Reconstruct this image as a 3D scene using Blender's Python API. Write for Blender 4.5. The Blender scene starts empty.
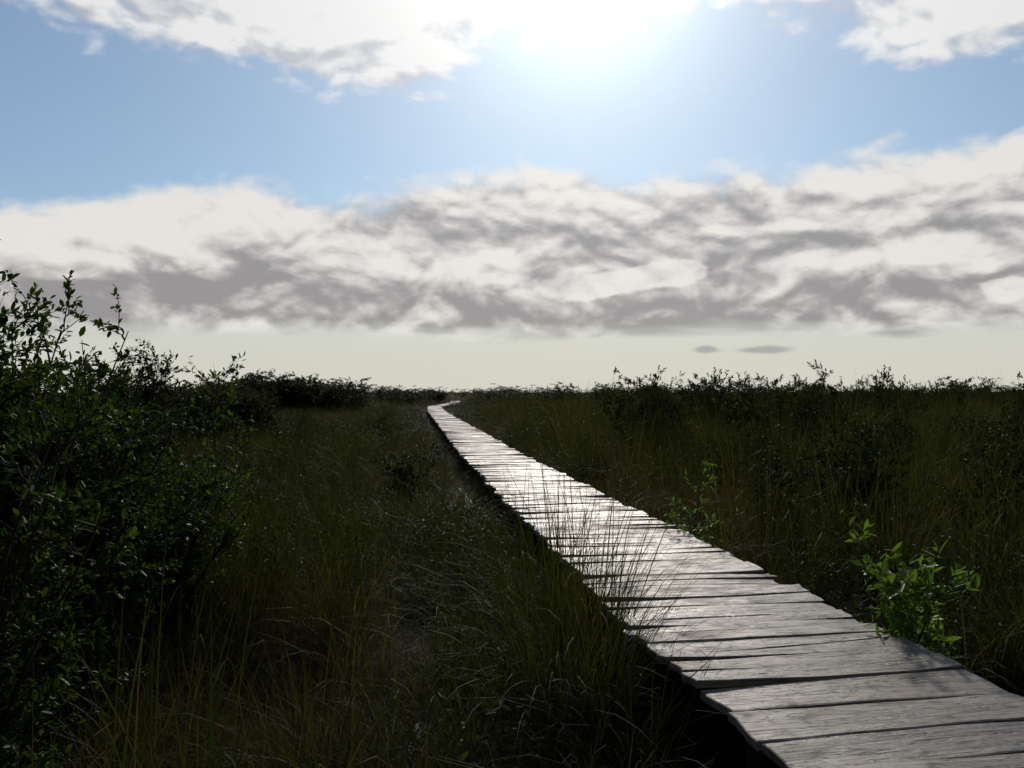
import bpy, math, random
import numpy as np
from mathutils import Vector
from numpy import interp
R = np.random.RandomState(7); random.seed(7); np.random.seed(7)
scene = bpy.context.scene
scene.view_settings.view_transform='Standard'; scene.view_settings.look='None'; scene.view_settings.exposure=0
EYE=1.95; F=880.0; HY=392.0; DECK=0.45

# ---------------------------------------------------------------- node helper
class E:
    def __init__(s, nt, sock): s.nt=nt; s.s=sock
    def _m(s, op, *a, clamp=False):
        n=s.nt.nodes.new('ShaderNodeMath'); n.operation=op; n.use_clamp=clamp
        for i,v in enumerate((s,)+a):
            if isinstance(v,E): s.nt.links.new(v.s,n.inputs[i])
            else: n.inputs[i].default_value=float(v)
        return E(s.nt,n.outputs[0])
    def __add__(s,o): return s._m('ADD',o)
    __radd__=__add__
    def __mul__(s,o): return s._m('MULTIPLY',o)
    __rmul__=__mul__
    def __sub__(s,o): return s._m('SUBTRACT',o)
    def __rsub__(s,o): return (s*-1.0)+o
    def exp(s): return s._m('EXPONENT')
    def ss(s,a,b,lo=0.0,hi=1.0):
        n=s.nt.nodes.new('ShaderNodeMapRange'); n.interpolation_type='SMOOTHSTEP'
        s.nt.links.new(s.s,n.inputs[0])
        for i,v in enumerate((a,b,lo,hi)): n.inputs[i+1].default_value=v
        return E(s.nt,n.outputs[0])
def comb(nt,x,y,z):
    n=nt.nodes.new('ShaderNodeCombineXYZ')
    for i,v in enumerate((x,y,z)):
        if isinstance(v,E): nt.links.new(v.s,n.inputs[i])
        else: n.inputs[i].default_value=v
    return E(nt,n.outputs[0])
def noise(nt,vec,scale,detail=5,rough=.55,dist=0.0):
    n=nt.nodes.new('ShaderNodeTexNoise'); n.inputs['Scale'].default_value=scale
    n.inputs['Detail'].default_value=detail; n.inputs['Roughness'].default_value=rough
    n.inputs['Distortion'].default_value=dist
    nt.links.new(vec.s,n.inputs['Vector']); return E(nt,n.outputs[0])
def mixc(nt,f,a,b,mode='MIX'):
    n=nt.nodes.new('ShaderNodeMix'); n.data_type='RGBA'; n.blend_type=mode
    if isinstance(f,E): nt.links.new(f.s,n.inputs[0])
    else: n.inputs[0].default_value=f
    for i,v in ((6,a),(7,b)):
        if isinstance(v,E): nt.links.new(v.s,n.inputs[i])
        else: n.inputs[i].default_value=(*v,1)
    return E(nt,n.outputs[2])

# ---------------------------------------------------------------- cloud map (computed here, direction space)
SUN_AZ=math.radians(4.5); SUN_EL=math.radians(28.5)
sd=(math.sin(SUN_AZ)*math.cos(SUN_EL),math.cos(SUN_AZ)*math.cos(SUN_EL),math.sin(SUN_EL))
AZ1=1.0; EL0=-.05; EL1=.95; PPR=900
Wd=int(2*AZ1*PPR); Ht=int((EL1-EL0)*PPR)
az,el=np.meshgrid(np.linspace(-AZ1,AZ1,Wd,dtype=np.float32),np.linspace(EL0,EL1,Ht,dtype=np.float32))
rsn=np.random.RandomState(12); PERM=rsn.permutation(256); PERM=np.concatenate([PERM,PERM]).astype(np.int32)
GA=(rsn.rand(256)*2*np.pi).astype(np.float32); GX,GY=np.cos(GA),np.sin(GA)
def perl(x,y):
    xi=np.floor(x).astype(np.int32); yi=np.floor(y).astype(np.int32); fx=(x-xi).astype(np.float32); fy=(y-yi).astype(np.float32); xi&=255; yi&=255
    u=fx*fx*fx*(fx*(fx*6-15)+10); v=fy*fy*fy*(fy*(fy*6-15)+10)
    def g(a,b,dx,dy):
        h=PERM[(PERM[(xi+a)&255]+((yi+b)&255))&511]; return GX[h]*dx+GY[h]*dy
    n0=g(0,0,fx,fy); n1=g(1,0,fx-1,fy); n2=g(0,1,fx,fy-1); n3=g(1,1,fx-1,fy-1)
    a=n0+u*(n1-n0); b=n2+u*(n3-n2); return (a+v*(b-a))*1.5
def fbm(x,y,s,oct_,r=.55,off=0.0,billow=False):
    o=0; a=1; t=0
    for k in range(oct_):
        p=perl(x*s+17.3*k+off,y*s+9.1*k+off*1.7); o=o+(a*(np.abs(p)*2-.55) if billow else a*p); t+=a; a*=r; s*=2.03
    return .5+.5*o/t
def sst(x,a,b,lo=0.,hi=1.):
    t=np.clip((x-a)/(b-a),0,1); t=t*t*(3-2*t); return lo+(hi-lo)*t
def pang(px,py):
    a=math.atan((px-512)/F); return a, math.atan((HY-py)/F*math.cos(a))
def blob(px,py,wx,wy):
    a,e=pang(px,py); return np.exp(-((az-a)*(F/wx))**2-((el-e)*(F/wy))**2)
wx_=(fbm(az,el*2.1,6,3,.45,3.0)-.5); wy_=(fbm(az,el*2.1,6,3,.45,31.0)-.5)
def dens(dz,da=0.0):
    U=az+da+wx_*.05; V=(el+dz)*1.8+wy_*.05
    a=fbm(U,V,4.0,3,.5,1.0); b=fbm(U,V,9,6,.55,5.0); c=fbm(U,V,12,5,.48,8.0,True)
    return a*.44+b*.26+c*.30,b
D,b1=dens(0.0); Du,_=dens(.012); Du2,_=dens(.03); lit=(D-Du)*.6+(D-Du2)*.4
ns=fbm(az+wx_*.03,el*2.3+wy_*.02,2.8,6,.47,2.0); nst=fbm(az,el*9,6,6,.55,6.0)
fine=fbm(az,el*2.2,24,5,.6,44.0)-.5
txs=[-400,0,120,260,350,430,520,600,700,780,860,940,1024,1400]; tys=[205,196,186,180,184,172,160,166,168,156,150,138,132,120]
ta=np.array([pang(p,q)[0] for p,q in zip(txs,tys)]); te=np.array([pang(p,q)[1] for p,q in zip(txs,tys)])
top=np.interp(az,ta,te).astype(np.float32)+(D-.5)*0.11+(b1-.5)*.04+fine*.015
edge=top-el
band=sst(edge,-.006,.026)*sst(el+(nst-.5)*0.03-0.064,-.010,.016)
ub=blob(345,14,120,72)*.46+blob(60,-15,190,42)*.30+blob(945,4,130,64)*.50+blob(560,-40,210,64)*.36+blob(690,150,110,12)*.19+blob(735,105,45,30)*.10+blob(190,150,70,22)*.12
upv=D+ub+sst(el,.44,.6)*.13-.72+fine*.05; up=sst(upv,-.02,.14)
low=(blob(765,350,30,6)*1.0+blob(706,349,13,5)*.8+blob(903,334,42,6)*.9+blob(330,330,100,4)*.3+blob(950,318,30,7)*.6+blob(517,354,10,3)*.5+blob(800,325,50,5)*.5)
lowm=sst(low+(nst-.5)*1.0+(b1-.5)*.6-.35,0,.5)
s=(ns-.5)*1.5+lit*7.5+(b1-.5)*.6+fine*.28+.57
s=s+sst(edge,0,.09,.42,0)-blob(440,226,150,34)*.36-blob(240,296,290,26)*.42-blob(860,296,230,26)*.40-blob(760,225,130,34)*.32-blob(600,238,120,20)*.2-blob(512,305,600,26)*.14
cu=sst(blob(575,290,40,11)+blob(625,280,42,13)+blob(680,272,34,13)+blob(1012,287,28,10)+blob(500,278,50,9)*.5+(b1-.5)*1.0+fine*.5,.36,.62)
s=s*(1-cu*.85)+cu*.85*(1.0+lit*6)
s=s+blob(130,228,120,30)*.25+blob(930,180,150,26)*.3-blob(480,322,420,8)*.2
s=sst(s,-.28,1.22)
A=lambda *c: np.array(c,dtype=np.float32)
ccol=A(.30,.285,.29)*(1-s[...,None])+A(.80,.77,.73)*s[...,None]
us=np.clip(lit*9.0+.62+upv*1.6,0,1)[...,None]; ucol=A(.52,.53,.56)*(1-us)+A(.84,.83,.81)*us
al=np.zeros_like(az); col=np.zeros(az.shape+(3,),np.float32)
for cc,aa in ((ucol,up*.90),(ccol,band*.96),(A(.34,.34,.35)+0*ccol,lowm*.8)):
    na=aa+al*(1-aa); col=(cc*aa[...,None]+col*(al*(1-aa))[...,None])/np.maximum(na,1e-4)[...,None]; al=na
def mkimg(name,rgb):
    im=bpy.data.images.new(name,Wd,Ht,alpha=False,float_buffer=True,is_data=True)
    px=np.ones((Ht,Wd,4),np.float32); px[...,:3]=rgb; im.pixels.foreach_set(px.ravel()); im.update(); im.pack(); return im
imC=mkimg("cloud_colour",col); imA=mkimg("cloud_cover",np.repeat(al[...,None],3,2))

# ---------------------------------------------------------------- world
w=bpy.data.worlds.new("World"); scene.world=w; w.use_nodes=True
nt=w.node_tree; nt.nodes.clear()
out=nt.nodes.new('ShaderNodeOutputWorld'); bg=nt.nodes.new('ShaderNodeBackground')
nt.links.new(bg.outputs[0],out.inputs[0])
sky=nt.nodes.new('ShaderNodeTexSky'); sky.sky_type='NISHITA'; sky.sun_disc=False
sky.sun_elevation=SUN_EL; sky.sun_rotation=SUN_AZ; sky.air_density=1.0; sky.dust_density=0.4; sky.ozone_density=2.5
STR=0.072
tc=nt.nodes.new('ShaderNodeTexCoord'); sep=nt.nodes.new('ShaderNodeSeparateXYZ')
nt.links.new(tc.outputs['Generated'],sep.inputs[0])
x,y,z=[E(nt,sep.outputs[i]) for i in range(3)]
naz=x._m('ARCTAN2',y); nel=z._m('ARCSINE')
uv=comb(nt,naz*(1/(2*AZ1))+.5,(nel-EL0)*(1/(EL1-EL0)),0.0)
def itex(im):
    n=nt.nodes.new('ShaderNodeTexImage'); n.image=im; n.extension='MIRROR'; n.interpolation='Linear'; nt.links.new(uv.s,n.inputs[0]); return E(nt,n.outputs[0])
cosang=(x*sd[0]+y*sd[1]+z*sd[2])
glow=((cosang-1.0)*22.0).exp(); glow3=((cosang-1.0)*110.0).exp()
def scale(c,k):
    n=nt.nodes.new('ShaderNodeVectorMath'); n.operation='SCALE'; nt.links.new(c.s,n.inputs[0])
    if isinstance(k,E): nt.links.new(k.s,n.inputs['Scale'])
    else: n.inputs['Scale'].default_value=k
    return E(nt,n.outputs[0])
base=scale(E(nt,sky.outputs[0]),STR)
base=mixc(nt,1.0,base,(.88,1.03,1.10),'MULTIPLY')
base=mixc(nt,.16,base,(.54,.60,.64))
base=mixc(nt,nel.ss(0.03,0.19,0.95,0.0),base,(.63,.62,.545))
c=mixc(nt,itex(imA),base,itex(imC))
glc=nt.nodes.new('ShaderNodeCombineColor'); g=glow*.17+glow3*.60
for i,k in enumerate((1.0,.98,.93)): nt.links.new((g*k).s,glc.inputs[i])
c=mixc(nt,1.0,c,E(nt,glc.outputs[0]),'ADD')
back=((y*.5)+.5).ss(0.1,0.95,0.36,1.0)
c=scale(c,back)
nt.links.new(c.s,bg.inputs[0]); bg.inputs[1].default_value=1.0

sl=bpy.data.lights.new("sun",'SUN'); sl.energy=2.2; sl.angle=math.radians(3); sl.color=(1,.92,.80)
so=bpy.data.objects.new("sun",sl); scene.collection.objects.link(so)
so.rotation_euler=Vector(sd).to_track_quat('Z','Y').to_euler()
cam=bpy.data.cameras.new("camera"); cam.sensor_width=36; cam.lens=36*F/1024; cam.clip_end=20000; cam.clip_start=.05
co=bpy.data.objects.new("camera",cam); scene.collection.objects.link(co); scene.camera=co
co.location=(0,0,EYE); co.rotation_euler=(math.radians(90)+math.atan((HY-384)/F),0,0)

# ---------------------------------------------------------------- mesh utils
def mkmesh(name,V,faces_list,attrs=None,mat=None,smooth=True):
    me=bpy.data.meshes.new(name)
    V=np.asarray(V,dtype=np.float32)
    me.vertices.add(len(V)); me.vertices.foreach_set('co',V.ravel())
    loops=np.concatenate([f.ravel() for f in faces_list]).astype(np.int32)
    tot=np.concatenate([np.full(len(f),f.shape[1]) for f in faces_list]).astype(np.int32)
    st=np.concatenate([[0],np.cumsum(tot)[:-1]]).astype(np.int32)
    me.loops.add(len(loops)); me.loops.foreach_set('vertex_index',loops)
    me.polygons.add(len(tot)); me.polygons.foreach_set('loop_start',st)
    try: me.polygons.foreach_set('loop_total',tot)
    except Exception: pass
    me.update(calc_edges=True)
    me.polygons.foreach_set('use_smooth',np.full(len(tot),smooth))
    if attrs:
        for k,(t,a) in attrs.items():
            at=me.attributes.new(k,t,'POINT')
            at.data.foreach_set('value' if t!='FLOAT_VECTOR' else 'vector',np.asarray(a,dtype=np.float32).ravel())
    if mat: 
        for m in (mat if isinstance(mat,list) else [mat]): me.materials.append(m)
    return me
def mkobj(name,me,parent=None,link=True):
    o=bpy.data.objects.new(name,me)
    if link: scene.collection.objects.link(o)
    if parent: o.parent=parent
    return o
def blades(n,rad,L,Lv,w,lean,bend,seg=5,tint=(0,1),base=None,kink=.15,rs=R):
    t=np.linspace(0,1,seg+1)[None,:]
    a=rs.rand(n)*2*np.pi; r=rad*np.sqrt(rs.rand(n))
    bx=r*np.cos(a); by=r*np.sin(a)
    if base is not None: bx,by=base[:,0],base[:,1]
    h=a+rs.randn(n)*.9 if base is None else rs.rand(n)*2*np.pi
    Ln=L*(1+Lv*(rs.rand(n)-.6)*1.6); le=np.abs(rs.randn(n))*lean; be=np.abs(rs.randn(n))*bend
    k=rs.rand(n)<kink; be=np.where(k,be+.9,be)
    Ln=Ln[:,None];le=le[:,None];be=be[:,None]
    ang=le+be*t**1.6*1.5; ds=Ln/seg
    hx=np.concatenate([np.zeros((n,1)),np.cumsum(np.sin(ang[:,1:])*ds,1)],1)
    hz=np.concatenate([np.zeros((n,1)),np.cumsum(np.cos(ang[:,1:])*ds,1)],1)
    cx=bx[:,None]+np.cos(h)[:,None]*hx; cy=by[:,None]+np.sin(h)[:,None]*hx
    ww=w*(.6+.8*rs.rand(n))[:,None]*(1-t**2.2*.93)*.5
    tw=h[:,None]+np.pi/2+rs.randn(n)[:,None]*.5+t*rs.randn(n)[:,None]*.6
    A_=np.stack([cx-np.cos(tw)*ww,cy-np.sin(tw)*ww,hz],-1); B=np.stack([cx+np.cos(tw)*ww,cy+np.sin(tw)*ww,hz],-1)
    V=np.stack([A_,B],2).reshape(-1,3)
    m=(seg+1)*2; i=np.arange(n)[:,None]*m+np.arange(seg)[None,:]*2; i=i.ravel()
    Fq=np.stack([i,i+1,i+3,i+2],1)
    tn=np.repeat(tint[0]+(tint[1]-tint[0])*rs.rand(n),m)
    return V,Fq,tn
def leafset(pos,d,size,wid,rs=R,droop=.25):
    n=len(pos); d=d/np.linalg.norm(d,axis=1,keepdims=True)
    up=np.tile([0,0,1.],(n,1))+rs.randn(n,3)*.45
    s=np.cross(d,up); s/=np.linalg.norm(s,axis=1,keepdims=True)+1e-6; u=np.cross(s,d)
    sz=size*(.6+.7*rs.rand(n))[:,None]; ww=sz*wid
    p=lambda a,b,c: pos+d*sz*a+s*ww*b+u*sz*c
    V=np.stack([p(0,0,0),p(.3,.42,.06),p(.68,.40,.03),p(1,0,-droop*.3),p(.68,-.40,.03),p(.3,-.42,.06)],1).reshape(-1,3)
    i=np.arange(n)*6
    Fq=np.concatenate([np.stack([i,i+1,i+2,i+3],1),np.stack([i,i+3,i+4,i+5],1)])
    return V,Fq,np.repeat(rs.rand(n),6)
def tubes(paths,sides=5):
    Vs=[];Fs=[];o=0
    for pts,rad in paths:
        k=len(pts); tg=np.gradient(pts,axis=0); tg/=np.linalg.norm(tg,axis=1,keepdims=True)+1e-9
        ref=np.array([.3,.9,.1]); a=np.cross(tg,ref); a/=np.linalg.norm(a,axis=1,keepdims=True)+1e-9; b=np.cross(tg,a)
        th=np.arange(sides)/sides*2*np.pi
        ring=pts[:,None]+rad[:,None,None]*(a[:,None]*np.cos(th)[None,:,None]+b[:,None]*np.sin(th)[None,:,None])
        Vs.append(ring.reshape(-1,3))
        for j in range(k-1):
            q=np.arange(sides); q2=(q+1)%sides
            Fs.append(np.stack([o+j*sides+q,o+j*sides+q2,o+(j+1)*sides+q2,o+(j+1)*sides+q],1))
        o+=k*sides
    return np.concatenate(Vs),np.concatenate(Fs)

# ---------------------------------------------------------------- materials
def newmat(name):
    m=bpy.data.materials.new(name); m.use_nodes=True; t=m.node_tree; t.nodes.clear()
    o=t.nodes.new('ShaderNodeOutputMaterial'); return m,t,o
def attr(t,name,which='Fac'):
    n=t.nodes.new('ShaderNodeAttribute'); n.attribute_name=name; return E(t,n.outputs[which])
def foliage(name,cols,trans=.35,rough=.6,spec=.2,k=1.0,tcol=(1.2,1.3,.55)):
    m,t,o=newmat(name)
    tn=attr(t,'tint'); oi=t.nodes.new('ShaderNodeObjectInfo'); rnd=E(t,oi.outputs['Random'])
    f=(tn*.6+rnd*.4)
    ramp=t.nodes.new('ShaderNodeValToRGB'); t.links.new(f.s,ramp.inputs[0])
    el_=ramp.color_ramp.elements
    while len(el_)<len(cols): el_.new(.5)
    for i,(p,c_) in enumerate(cols): el_[i].position=p; el_[i].color=(*[q*k for q in c_],1)
    c_=E(t,ramp.outputs[0])
    b=t.nodes.new('ShaderNodeBsdfPrincipled'); t.links.new(c_.s,b.inputs['Base Color'])
    b.inputs['Roughness'].default_value=rough; b.inputs['Specular IOR Level'].default_value=spec
    tr=t.nodes.new('ShaderNodeBsdfTranslucent'); tc_=mixc(t,1.0,c_,tcol,'MULTIPLY'); t.links.new(tc_.s,tr.inputs[0])
    mx=t.nodes.new('ShaderNodeMixShader'); mx.inputs[0].default_value=trans
    t.links.new(b.outputs[0],mx.inputs[1]); t.links.new(tr.outputs[0],mx.inputs[2]); t.links.new(mx.outputs[0],o.inputs[0])
    return m
M_grass=foliage("marsh_grass_blades",[(0,(.014,.020,.007)),(.4,(.032,.040,.012)),(.68,(.062,.056,.018)),(.92,(.13,.092,.040))],.36,.6,.07,1.12)
M_fine=foliage("fine_grass_blades",[(0,(.022,.025,.009)),(.5,(.048,.042,.016)),(1,(.13,.095,.045))],.36,.65,.05,1.1,(1.2,1.12,.6))
M_leaf=foliage("shrub_leaves",[(0,(.012,.025,.006)),(.6,(.028,.050,.009)),(1,(.09,.12,.018))],.46,.5,.12,1.1)
M_leafdk=foliage("dark_shrub_leaves",[(0,(.011,.017,.007)),(.6,(.026,.034,.011)),(1,(.065,.063,.020))],.34,.6,.07,1.15)
M_lime=foliage("young_leaves",[(0,(.06,.11,.018)),(1,(.13,.19,.035))],.5,.4,.2,1.2)
m,t,o=newmat("bark"); b=t.nodes.new('ShaderNodeBsdfPrincipled'); b.inputs['Base Color'].default_value=(.035,.027,.02,1); b.inputs['Roughness'].default_value=.9; b.inputs['Specular IOR Level'].default_value=.1
t.links.new(b.outputs[0],o.inputs[0]); M_bark=m
m,t,o=newmat("marsh_soil"); b=t.nodes.new('ShaderNodeBsdfPrincipled')
g_=t.nodes.new('ShaderNodeNewGeometry'); pos=E(t,g_.outputs['Position'])
n1=noise(t,pos,1.3,5,.6); n2=noise(t,pos,14,4,.6)
c_=mixc(t,n1.ss(.35,.65),(.010,.009,.006),(.022,.024,.011)); c_=mixc(t,n2.ss(.5,.7),c_,(.035,.028,.016))
t.links.new(c_.s,b.inputs['Base Color']); b.inputs['Roughness'].default_value=.9; b.inputs['Specular IOR Level'].default_value=.05
t.links.new(b.outputs[0],o.inputs[0]); M_soil=m
rr=np.concatenate([[0.01],np.geomspace(1,6000,90)]); th=np.linspace(0,2*np.pi,97)[:-1]
RR,TT=np.meshgrid(rr,th,indexing='ij'); gx=RR*np.cos(TT); gy=RR*np.sin(TT)
def gz(x,y):
    return .05*np.sin(x*.9+1)*np.sin(y*.7)+.04*np.sin(x*2.3+y*1.7)-.03
V=np.stack([gx,gy,gz(gx,gy)*(RR<200)],-1).reshape(-1,3); nT=len(th)
i,j=np.meshgrid(np.arange(len(rr)-1),np.arange(nT),indexing='ij'); i=i.ravel();j=j.ravel();j2=(j+1)%nT
mkobj("ground",mkmesh("ground",V,[np.stack([i*nT+j,(i+1)*nT+j,(i+1)*nT+j2,i*nT+j2],1)],mat=M_soil))

# ---------------------------------------------------------------- boardwalk
ctrl=np.array([(2.48,-1.0),(2.12,2.0),(1.86,3.9),(1.43,6.3),(.69,12.2),(.08,17),(-.67,22.8),(-3.3,46),(-5.6,66),(-7.0,80),(-7.9,90),(-8.1,98),(-7.7,108),(-8.1,122),(-9.5,150)])
cy=np.linspace(-1,150,3000)
cx=interp(cy,ctrl[:,1],ctrl[:,0]); ker=np.hanning(61); ker/=ker.sum(); cxp=np.pad(cx,30,mode='reflect',reflect_type='odd'); cx=np.convolve(cxp,ker,'valid')
cx=cx+.02*np.sin(cy*.8)+.015*np.sin(cy*1.9+1)
s_=np.concatenate([[0],np.cumsum(np.hypot(np.diff(cx),np.diff(cy)))])
def path(s): 
    px=interp(s,s_,cx); py=interp(s,s_,cy); qx=interp(s+.3,s_,cx); qy=interp(s+.3,s_,cy); px0=interp(s-.3,s_,cx);py0=interp(s-.3,s_,cy)
    d=np.array([qx-px0,qy-py0]); d/=np.linalg.norm(d)+1e-9; return np.array([px,py]),d
def pathdist(X,Y): return X-interp(Y,cy,cx)
m,t,o=newmat("weathered_planks"); b=t.nodes.new('ShaderNodeBsdfPrincipled')
pl=attr(t,'plank_uv','Vector'); rn=attr(t,'plank_rnd')
sp=t.nodes.new('ShaderNodeSeparateXYZ'); t.links.new(pl.s,sp.inputs[0]); u=E(t,sp.outputs[0]); v=E(t,sp.outputs[1]); zz=E(t,sp.outputs[2])
grain=noise(t,comb(t,u*1.3,v*30,zz),2.0,6,.65,.5)
gr2=noise(t,comb(t,u*.7,v*8,zz),2.0,5,.6,1.0)
bl=noise(t,comb(t,u*2.0,v*3.5,zz),1.6,5,.6); blotch=noise(t,comb(t,u,v*1.3,zz),9,5,.7)
crack=(gr2-.5)._m('ABSOLUTE').ss(0.0,.012)
c_=mixc(t,grain.ss(.3,.72),(.11,.088,.075),(.33,.285,.255)); c_=mixc(t,bl.ss(.42,.66)*.65,c_,(.16,.128,.106))
c_=mixc(t,blotch.ss(.54,.64)*.65,c_,(.065,.053,.044))
c_=mixc(t,crack,(.020,.017,.015),c_); vv=rn*.6+.68; c_=mixc(t,1.0,c_,comb(t,vv,vv,vv*.98),'MULTIPLY')
t.links.new(c_.s,b.inputs['Base Color'])
rg=bl.ss(.3,.7,.32,.62)+(grain-.5)*.35+(rn-.5)*.22+blotch.ss(.5,.65)*.14; t.links.new(rg.s,b.inputs['Roughness']); b.inputs['Specular IOR Level'].default_value=.42
bp=t.nodes.new('ShaderNodeBump'); bp.inputs['Strength'].default_value=.85; bp.inputs['Distance'].default_value=.008
t.links.new((grain*.9+crack*.7+bl*1.6+blotch*.6).s,bp.inputs['Height']); t.links.new(bp.outputs[0],b.inputs['Normal']); t.links.new(b.outputs[0],o.inputs[0]); M_wood=m
bw=bpy.data.objects.new("boardwalk",None); scene.collection.objects.link(bw)
Un=np.concatenate([[0,.004],np.linspace(.05,.95,19),[.996,1]])[None,:]; Wn=np.array([0,.025,.25,.5,.75,.975,1])[:,None]
NX=Un.shape[1]-1; NY=Wn.shape[0]-1
Vs=[];Fs=[];UVs=[];RN=[];off=0; s=0.3
while s<148:
    wd=random.choice([.15,.19,.23,.27,.32])*random.uniform(.9,1.1)
    if s>60: wd*=1.4
    gap=random.choice([.004,.006,.010,.018]); th_=.036
    p,d=path(s+wd/2); n=np.array([d[1],-d[0]])
    yaw=random.gauss(0,.018); ca,sa=math.cos(yaw),math.sin(yaw); n=np.array([n[0]*ca-n[1]*sa,n[0]*sa+n[1]*ca]); dd=np.array([-n[1],n[0]])
    hw=.775*(1-.12*min(1,max(0,(s-10)/40))); l0=-hw-random.gauss(0,.022); l1=hw+random.gauss(0,.022)
    U=Un; W=Wn; ph=np.random.rand(6)*6.28
    e0=.006*np.sin(U*5+ph[0])+.004*np.sin(U*17+ph[1]); e1=.006*np.sin(U*5+ph[2])+.004*np.sin(U*15+ph[3])
    if random.random()<.35: e0=e0+.04*random.random()*np.clip(U*1.5-.5,0,1)
    if random.random()<.35: e1=e1-.04*random.random()*np.clip(1-U*1.6,0,1)
    Yl=-wd/2+e0+(wd-gap+e1-e0)*W; Xl=l0+(l1-l0)*U+0*W+.008*np.sin(W*7+ph[4])*(U>.5)+.010*np.sin(W*5+ph[5])*(U<.5)
    cup=random.gauss(0,.003); bow=random.gauss(0,.010); twist=random.gauss(0,.006); h0=random.gauss(0,.004)+.012*math.sin(s*.23)+.008*math.sin(s*.9)
    Z=h0+cup*(2*W-1)**2+bow*(2*U-1)**2+twist*(2*W-1)*(2*U-1)-.004*((W<.01)|(W>.99))-.004*((U<.001)|(U>.999))
    topv=np.stack([p[0]+n[0]*Xl+dd[0]*Yl,p[1]+n[1]*Xl+dd[1]*Yl,DECK+Z],-1)
    idx=np.arange((NX+1)*(NY+1)).reshape(NY+1,NX+1)+off
    Vs.append(topv.reshape(-1,3)); Fs.append(np.stack([idx[:-1,:-1],idx[:-1,1:],idx[1:,1:],idx[1:,:-1]],-1).reshape(-1,4))
    ro=random.random()*40
    uv_=np.stack([Xl+0*Yl,Yl+0*Xl,ro+0*Yl],-1).reshape(-1,3); UVs.append(uv_)
    per=np.concatenate([idx[0,:-1],idx[:-1,-1],idx[-1,:0:-1],idx[:0:-1,0]])-off
    bot=topv.reshape(-1,3)[per].copy(); bot[:,2]-=th_
    o2=off+(NX+1)*(NY+1); k=len(per); q=np.arange(k); q2=(q+1)%k
    Vs.append(bot); UVs.append(uv_[per]+np.array([0,.05,0])); Fs.append(np.stack([per[q]+off,o2+q,o2+q2,per[q2]+off],1))
    RN.append(np.full((NX+1)*(NY+1)+k,random.random())); off=o2+k
    s+=wd
me=mkmesh("planks",np.concatenate(Vs),[np.concatenate(Fs)],{'plank_uv':('FLOAT_VECTOR',np.concatenate(UVs)),'plank_rnd':('FLOAT',np.concatenate(RN))},M_wood,smooth=False)
mkobj("planks",me,bw)
pa=[]
for sd_ in (-.55,.55):
    pts=[]
    for q in np.arange(0.3,147,1.0):
        p,d=path(q); n=np.array([d[1],-d[0]]); c0=p+n*sd_; pts.append((c0[0],c0[1],DECK-.12+.02*math.sin(q)))
    pa.append((np.array(pts),np.full(len(pts),.06)))
V,Fq=tubes(pa,8); mkobj("stringers",mkmesh("stringers",V,[Fq],mat=M_bark),bw)
pa=[]
for q in np.arange(1,147,2.2):
    p,d=path(q); n=np.array([d[1],-d[0]])
    for sd_ in (-.62,.62):
        c0=p+n*sd_; pa.append((np.array([(c0[0],c0[1],-.3),(c0[0]+.01,c0[1],.1),(c0[0],c0[1],DECK-.06)]),np.array([.055,.05,.05])))
V,Fq=tubes(pa,8); mkobj("posts",mkmesh("posts",V,[Fq],mat=M_bark),bw)

# ---------------------------------------------------------------- source clumps
def coll(name): return bpy.data.collections.new(name)
def add_src(c,name,parts,mats):
    V=[];Fs=[];T=[];mi=[];o=0
    for k,(v,f,tn) in enumerate(parts):
        V.append(v);Fs.append(f+o);T.append(tn);mi.append(np.full(len(f),k));o+=len(v)
    me=mkmesh(name,np.concatenate(V),[np.concatenate(Fs)],{'tint':('FLOAT',np.concatenate(T))},mats)
    me.polygons.foreach_set('material_index',np.concatenate(mi).astype(np.int32))
    ob=bpy.data.objects.new(name,me); c.objects.link(ob); return ob
gc=coll("grass_tufts")
for k in range(8):
    a=blades(44,.17,.85,.6,.009,.30,.6,5,(0,.85),kink=.22); b_=blades(6,.17,.95,.4,.006,.4,.7,5,(.7,1),kink=.3)
    add_src(gc,"tuft_a%d"%k,[a,b_],[M_grass,M_fine])
for k in range(5):
    a=blades(80,.22,.6,.6,.0038,.45,.8,4,(0,1),kink=.3); add_src(gc,"tuft_b%d"%k,[a],[M_fine])
for k in range(5):
    n=220; p=np.stack([R.randn(n)*.15,R.randn(n)*.15,R.rand(n)*.5],-1); d=R.randn(n,3)*[1,1,.5]+[0,0,.5]
    a=leafset(p,d,.05,.42); st=blades(40,.2,.55,.4,.005,.25,.3,4,(0,.5))
    add_src(gc,"tuft_c%d"%k,[a,st],[M_leafdk,M_grass])
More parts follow.
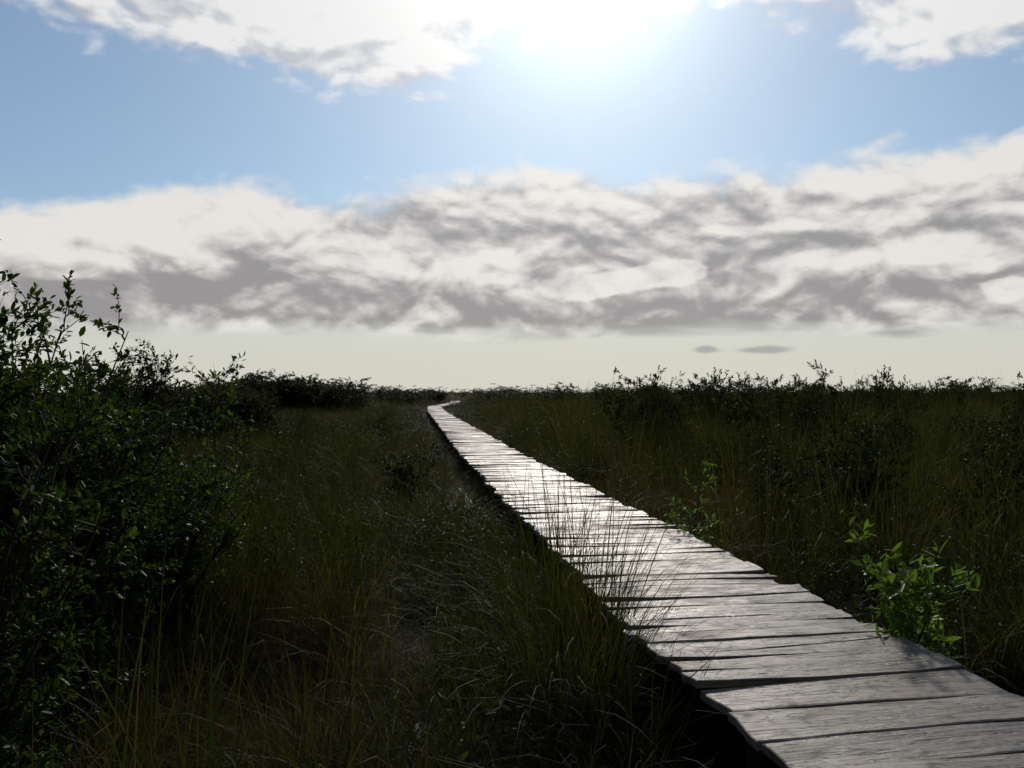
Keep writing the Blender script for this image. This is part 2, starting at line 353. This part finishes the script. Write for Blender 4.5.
def gnodes(src):
    ng=bpy.data.node_groups.new("scatter_"+src.name,'GeometryNodeTree')
    ng.interface.new_socket("Geometry",in_out='INPUT',socket_type='NodeSocketGeometry'); ng.interface.new_socket("Geometry",in_out='OUTPUT',socket_type='NodeSocketGeometry')
    N=ng.nodes; gi=N.new('NodeGroupInput'); go=N.new('NodeGroupOutput'); ip=N.new('GeometryNodeInstanceOnPoints'); ci=N.new('GeometryNodeCollectionInfo')
    ci.inputs['Collection'].default_value=src; ci.inputs['Separate Children'].default_value=True; ci.inputs['Reset Children'].default_value=True
    def na(name,ty):
        n=N.new('GeometryNodeInputNamedAttribute'); n.data_type=ty; n.inputs['Name'].default_value=name; return n.outputs['Attribute']
    L=ng.links.new
    L(gi.outputs[0],ip.inputs['Points']); L(ci.outputs[0],ip.inputs['Instance']); ip.inputs['Pick Instance'].default_value=True
    L(na('idx','INT'),ip.inputs['Instance Index'])
    er=N.new('FunctionNodeEulerToRotation'); L(na('rot','FLOAT_VECTOR'),er.inputs[0]); L(er.outputs[0],ip.inputs['Rotation'])
    L(na('scl','FLOAT_VECTOR'),ip.inputs['Scale']); L(ip.outputs[0],go.inputs[0]); return ng
def scatter(name,src,P_,idx,rot,scl):
    me=bpy.data.meshes.new(name); me.vertices.add(len(P_)); me.vertices.foreach_set('co',np.asarray(P_,np.float32).ravel())
    a=me.attributes.new('idx','INT','POINT'); a.data.foreach_set('value',np.asarray(idx,np.int32))
    a=me.attributes.new('rot','FLOAT_VECTOR','POINT'); a.data.foreach_set('vector',np.asarray(rot,np.float32).ravel())
    a=me.attributes.new('scl','FLOAT_VECTOR','POINT'); a.data.foreach_set('vector',np.asarray(scl,np.float32).ravel())
    ob=mkobj(name,me); md=ob.modifiers.new("scatter",'NODES'); md.node_group=gnodes(src); return ob
def vnoise(x,y,f,seed):
    rs=np.random.RandomState(seed); o_=np.zeros_like(x)
    for k in range(6):
        a=rs.rand()*6.28; ff=f*(.6+rs.rand()*1.2); o_+=np.sin((x*np.cos(a)+y*np.sin(a))*ff+rs.rand()*6.28)
    return o_/3.
PX=[];PY=[];SC=[]
for r0,r1,den,sc in ((1.3,9,25,.85),(9,25,11,1.0),(25,60,3.8,1.35),(60,160,1.0,2.0),(160,700,.09,3.8)):
    ha=math.radians(44 if r0<20 else 38); n=int(den*ha*(r1*r1-r0*r0))
    r=np.sqrt(R.rand(n)*(r1*r1-r0*r0)+r0*r0); a=(R.rand(n)*2-1)*ha
    PX.append(r*np.sin(a)); PY.append(r*np.cos(a)); SC.append(np.full(n,sc))
X=np.concatenate(PX);Y=np.concatenate(PY);S=np.concatenate(SC)
dd=pathdist(X,Y); dist=np.hypot(X,Y)
keep=((np.abs(dd)>.93+.12*S)|(Y>150))
keep&=~((dd<0)&(dd>-1.25)&(Y<4.2))
keep&=(vnoise(X,Y,2.1,19)+R.randn(len(X))*.3>-.5)|(dist>40)
X,Y,S,dd,dist=[q[keep] for q in (X,Y,S,dd,dist)]
hn=vnoise(X,Y,.5,3); hn2=vnoise(X,Y,2.4,5)
right=(dd>0)
hr=interp(dist,[0,7,14,25,60,200],[.9,1.05,1.4,1.7,1.75,1.6]); hl=interp(dist,[0,5,10,60],[.6,.68,.85,1.15])
hz=np.where(right,hr+.18*hn+.28*hn2,hl+.16*hn+.26*hn2)
hz*=np.where(np.abs(dd)<1.6,.75,1.0)*np.where(dist<4,.8,1.0)*np.where((np.abs(dd)<3)&(dist>35)&(dist<150),.6,1.0)
hz=np.clip(hz,.3,2.3)
typ=vnoise(X,Y,1.1,11)+R.randn(len(X))*.45
idx=np.where(typ>.32,R.randint(13,18,len(X)),np.where(typ<-.35,R.randint(8,13,len(X)),R.randint(0,8,len(X))))
sxy=S*(.85+.5*R.rand(len(X)))
sz=hz*(.65+.7*R.rand(len(X))**1.5)*np.where(idx>=13,1.35,1.0)*np.where((idx>=8)&(idx<13),1.25,1.0)
sz=np.minimum(sz,interp(dist,[0,10,25],[1.5,1.9,2.45]))
rot=np.stack([R.randn(len(X))*.16,R.randn(len(X))*.16,R.rand(len(X))*6.28],-1)
scatter("marsh_grass",gc,np.stack([X,Y,gz(X,Y)-.02],-1),idx,rot,np.stack([sxy,sxy,sz],-1))
print("grass inst",len(X))

# ---------------------------------------------------------------- shrubs
def make_shrub(rs,h,spread,nstem,leaf,nleaf_tw,wid=.48,open_=0.0,r0=.018,ntw=3,blen=.22,up=.25):
    tb=[];LP=[];LD=[]
    for i in range(nstem):
        a=rs.rand()*6.28; l=spread*(.3+.7*rs.rand()); H=h*(.65+.35*rs.rand()) if i else h
        k=9; t_=np.linspace(0,1,k); wob=np.cumsum(rs.randn(k,3)*.016*h,0)*t_[:,None]
        pts=np.stack([np.cos(a)*l*t_**1.3,np.sin(a)*l*t_**1.3,H*t_],-1)+wob; pts[:,2]=np.minimum(np.maximum.accumulate(pts[:,2]),h)
        tb.append((pts,r0*(1-t_*.85)))
        for j in range(int(8+rs.randint(5))):
            f=(.12+.88*rs.rand()) if open_<.5 else (.35+.65*rs.rand()); base=np.array([interp(f,t_,pts[:,q]) for q in range(3)])
            a2=rs.rand()*6.28; bl_=h*blen*(.5+.8*rs.rand())*(1.25-f*.7); dr=np.array([np.cos(a2),np.sin(a2),up+.8*rs.rand()]); dr/=np.linalg.norm(dr)
            kk=5; tt=np.linspace(0,1,kk); bp_=base+dr*bl_*tt[:,None]+np.cumsum(rs.randn(kk,3)*.010*h,0)*tt[:,None]
            tb.append((bp_,r0*.35*(1-tt*.7)))
            for q in range(ntw):
                g_=.2+.8*rs.rand() if q else 1.0; b2=np.array([interp(g_,tt,bp_[:,c]) for c in range(3)])
                d2=dr+rs.randn(3)*.5; d2[2]=abs(d2[2])*.9; d2/=np.linalg.norm(d2); tl=h*.085*(.6+.9*rs.rand())
                e2=b2+d2*tl; tb.append((np.stack([b2,(b2+e2)/2+rs.randn(3)*.003*h,e2]),np.array([r0*.16,r0*.12,r0*.07])))
                m_=nleaf_tw; u_=rs.rand(m_)**.7; LP.append(b2+(e2-b2)*u_[:,None]+rs.randn(m_,3)*.004*h); LD.append(d2*.7+rs.randn(m_,3)*.6+[0,0,.15])
    V1,F1=tubes(tb,4); V2,F2,T2=leafset(np.concatenate(LP),np.concatenate(LD),leaf,wid,rs)
    return (V1,F1,np.zeros(len(V1))),(V2,F2,T2)
def shrub_obj(name,loc,seed,mats,**kw):
    rs=np.random.RandomState(seed); parts=make_shrub(rs,**kw); c=coll("tmp"); ob=add_src(c,name,parts,mats); c.objects.unlink(ob); bpy.data.collections.remove(c)
    scene.collection.objects.link(ob); ob.location=loc; ob.rotation_euler[2]=rs.rand()*6; return ob
def wp(px,d): return (px-512)/F*d
shrub_obj("mangrove_shrub",(wp(-22,4.3),4.3,-.05),21,[M_bark,M_leaf],h=2.66,spread=.36,nstem=13,leaf=.046,nleaf_tw=14,open_=1,r0=.012,ntw=4,blen=.11,up=.7)
shrub_obj("mangrove_shrub",(wp(-10,4.6),4.6,-.05),22,[M_bark,M_leaf],h=2.35,spread=.8,nstem=36,leaf=.042,nleaf_tw=18,ntw=4,blen=.15)
shrub_obj("mangrove_shrub",(wp(-70,3.2),3.2,-.05),23,[M_bark,M_leaf],h=1.95,spread=.7,nstem=22,leaf=.038,nleaf_tw=17,ntw=4,blen=.16)
shrub_obj("mangrove_shrub",(wp(60,5.0),5.0,-.05),24,[M_bark,M_leaf],h=2.05,spread=.75,nstem=32,leaf=.040,nleaf_tw=17,ntw=4,blen=.16)
shrub_obj("mangrove_shrub",(wp(155,6.3),6.3,-.05),25,[M_bark,M_leaf],h=1.65,spread=.85,nstem=26,leaf=.040,nleaf_tw=15,ntw=4,blen=.17)
shrub_obj("mangrove_shrub",(wp(50,8.0),8.0,-.05),26,[M_bark,M_leafdk],h=2.3,spread=1.0,nstem=20,leaf=.05,nleaf_tw=16)
shrub_obj("mangrove_shrub",(wp(140,13),13,-.05),27,[M_bark,M_leafdk],h=2.65,spread=.8,nstem=26,leaf=.06,nleaf_tw=16,blen=.13)
shrub_obj("mangrove_shrub",(wp(208,7.5),7.5,-.05),28,[M_bark,M_leaf],h=2.2,spread=.25,nstem=3,leaf=.05,nleaf_tw=7,open_=1,r0=.010,blen=.09,up=.6)
shrub_obj("leafy_shrub",(wp(905,5.6),5.6,0),31,[M_bark,M_lime],h=1.0,spread=.32,nstem=6,leaf=.10,nleaf_tw=3,wid=.36,r0=.01)
shrub_obj("leafy_shrub",(wp(690,9.5),9.5,0),32,[M_bark,M_lime],h=1.1,spread=.4,nstem=3,leaf=.07,nleaf_tw=3,wid=.36,r0=.01)
sc_=coll("shrub_variants")
for k in range(5):
    rs=np.random.RandomState(60+k); p=make_shrub(rs,h=1.0,spread=.4,nstem=9,leaf=.036,nleaf_tw=12,r0=.008,blen=.16); add_src(sc_,"shrub_v%d"%k,p,[M_bark,M_leafdk])
pts=[];sc=[]
def addrow(px0,px1,n,d0,d1,h0,h1,wf=1.3):
    for _ in range(n):
        px=random.uniform(px0,px1); d=random.uniform(d0,d1); h=random.uniform(h0,h1); X_=wp(px,d)
        if abs(float(pathdist(np.array([X_]),np.array([d]))[0]))<1.4+h*.3: continue
        pts.append((X_,d,-.05)); sc.append((h*wf,h*wf,h))
addrow(225,355,70,60,80,2.2,3.1,1.8)
addrow(250,285,10,60,66,2.9,3.3,1.5)
addrow(150,260,24,26,45,1.9,2.5,1.3)
addrow(-60,150,26,14,40,2.0,2.6,1.3)
addrow(380,660,60,90,160,1.8,2.8,2.0)
addrow(620,1060,60,22,60,1.8,2.65,.8)
addrow(540,1060,60,60,110,2.1,3.1,1.3)
addrow(640,1080,34,9,25,1.0,1.8,.9)
addrow(240,420,26,9,40,.6,1.2,1.3)
addrow(-100,1150,150,170,420,2.2,3.8,3.2)
pts=np.array(pts); sc=np.array(sc); n=len(pts)
scatter("shrub_thicket",sc_,pts,R.randint(0,5,n),np.stack([np.zeros(n),np.zeros(n),R.rand(n)*6.28],-1),sc)

def tuft(name,x_,y_,specs,z=0,seed=1):
    rs=np.random.RandomState(seed); c=coll("tmp2"); ob=add_src(c,name,[blades(rs=rs,**k) for k,_ in specs],[m for _,m in specs]); c.objects.unlink(ob); bpy.data.collections.remove(c)
    scene.collection.objects.link(ob); ob.location=(x_,y_,z); return ob
tuft("sedge_tuft",.45,5.9,[(dict(n=210,rad=.28,L=1.4,Lv=.6,w=.007,lean=.25,bend=.45,seg=8,tint=(.1,.7)),M_grass),(dict(n=80,rad=.2,L=1.3,Lv=.5,w=.004,lean=.28,bend=.5,seg=8,tint=(.2,1)),M_fine)],0,5)
tuft("sedge_tuft",.30,5.1,[(dict(n=420,rad=.36,L=1.05,Lv=.6,w=.007,lean=.30,bend=.7,seg=8,tint=(.0,.7)),M_grass),(dict(n=90,rad=.3,L=.95,Lv=.5,w=.004,lean=.35,bend=.7,seg=8,tint=(.2,1)),M_fine)],0,6)
tuft("sedge_tuft",.22,7.2,[(dict(n=170,rad=.3,L=1.2,Lv=.5,w=.007,lean=.25,bend=.5,seg=8,tint=(.1,.7)),M_grass)],0,8)
tuft("sedge_tuft",-1.5,3.9,[(dict(n=90,rad=.3,L=1.1,Lv=.5,w=.009,lean=.40,bend=.6,seg=8,tint=(.1,.7)),M_grass),(dict(n=20,rad=.2,L=1.1,Lv=.5,w=.007,lean=.45,bend=.6,seg=8,tint=(.6,1)),M_fine)],0,9)
tuft("sedge_tuft",-1.45,2.6,[(dict(n=40,rad=.2,L=1.1,Lv=.5,w=.009,lean=.35,bend=.6,seg=8,tint=(.4,.9)),M_grass),(dict(n=25,rad=.2,L=1.1,Lv=.5,w=.006,lean=.4,bend=.7,seg=8,tint=(.6,1)),M_fine)],0,10)
m,t,o=newmat("marsh_water"); b=t.nodes.new('ShaderNodeBsdfPrincipled'); b.inputs['Base Color'].default_value=(.01,.01,.007,1); b.inputs['Roughness'].default_value=.06
t.links.new(b.outputs[0],o.inputs[0])
a=np.linspace(0,2*np.pi,49)[:-1]; rad=1+.2*np.sin(3*a)+.12*np.sin(5*a+1)
V=np.stack([-1.05+.5*rad*np.cos(a),15+2.6*rad*np.sin(a),np.full(48,.06)],-1)
mkobj("water",mkmesh("water",V,[np.arange(48)[None,:]],mat=m))
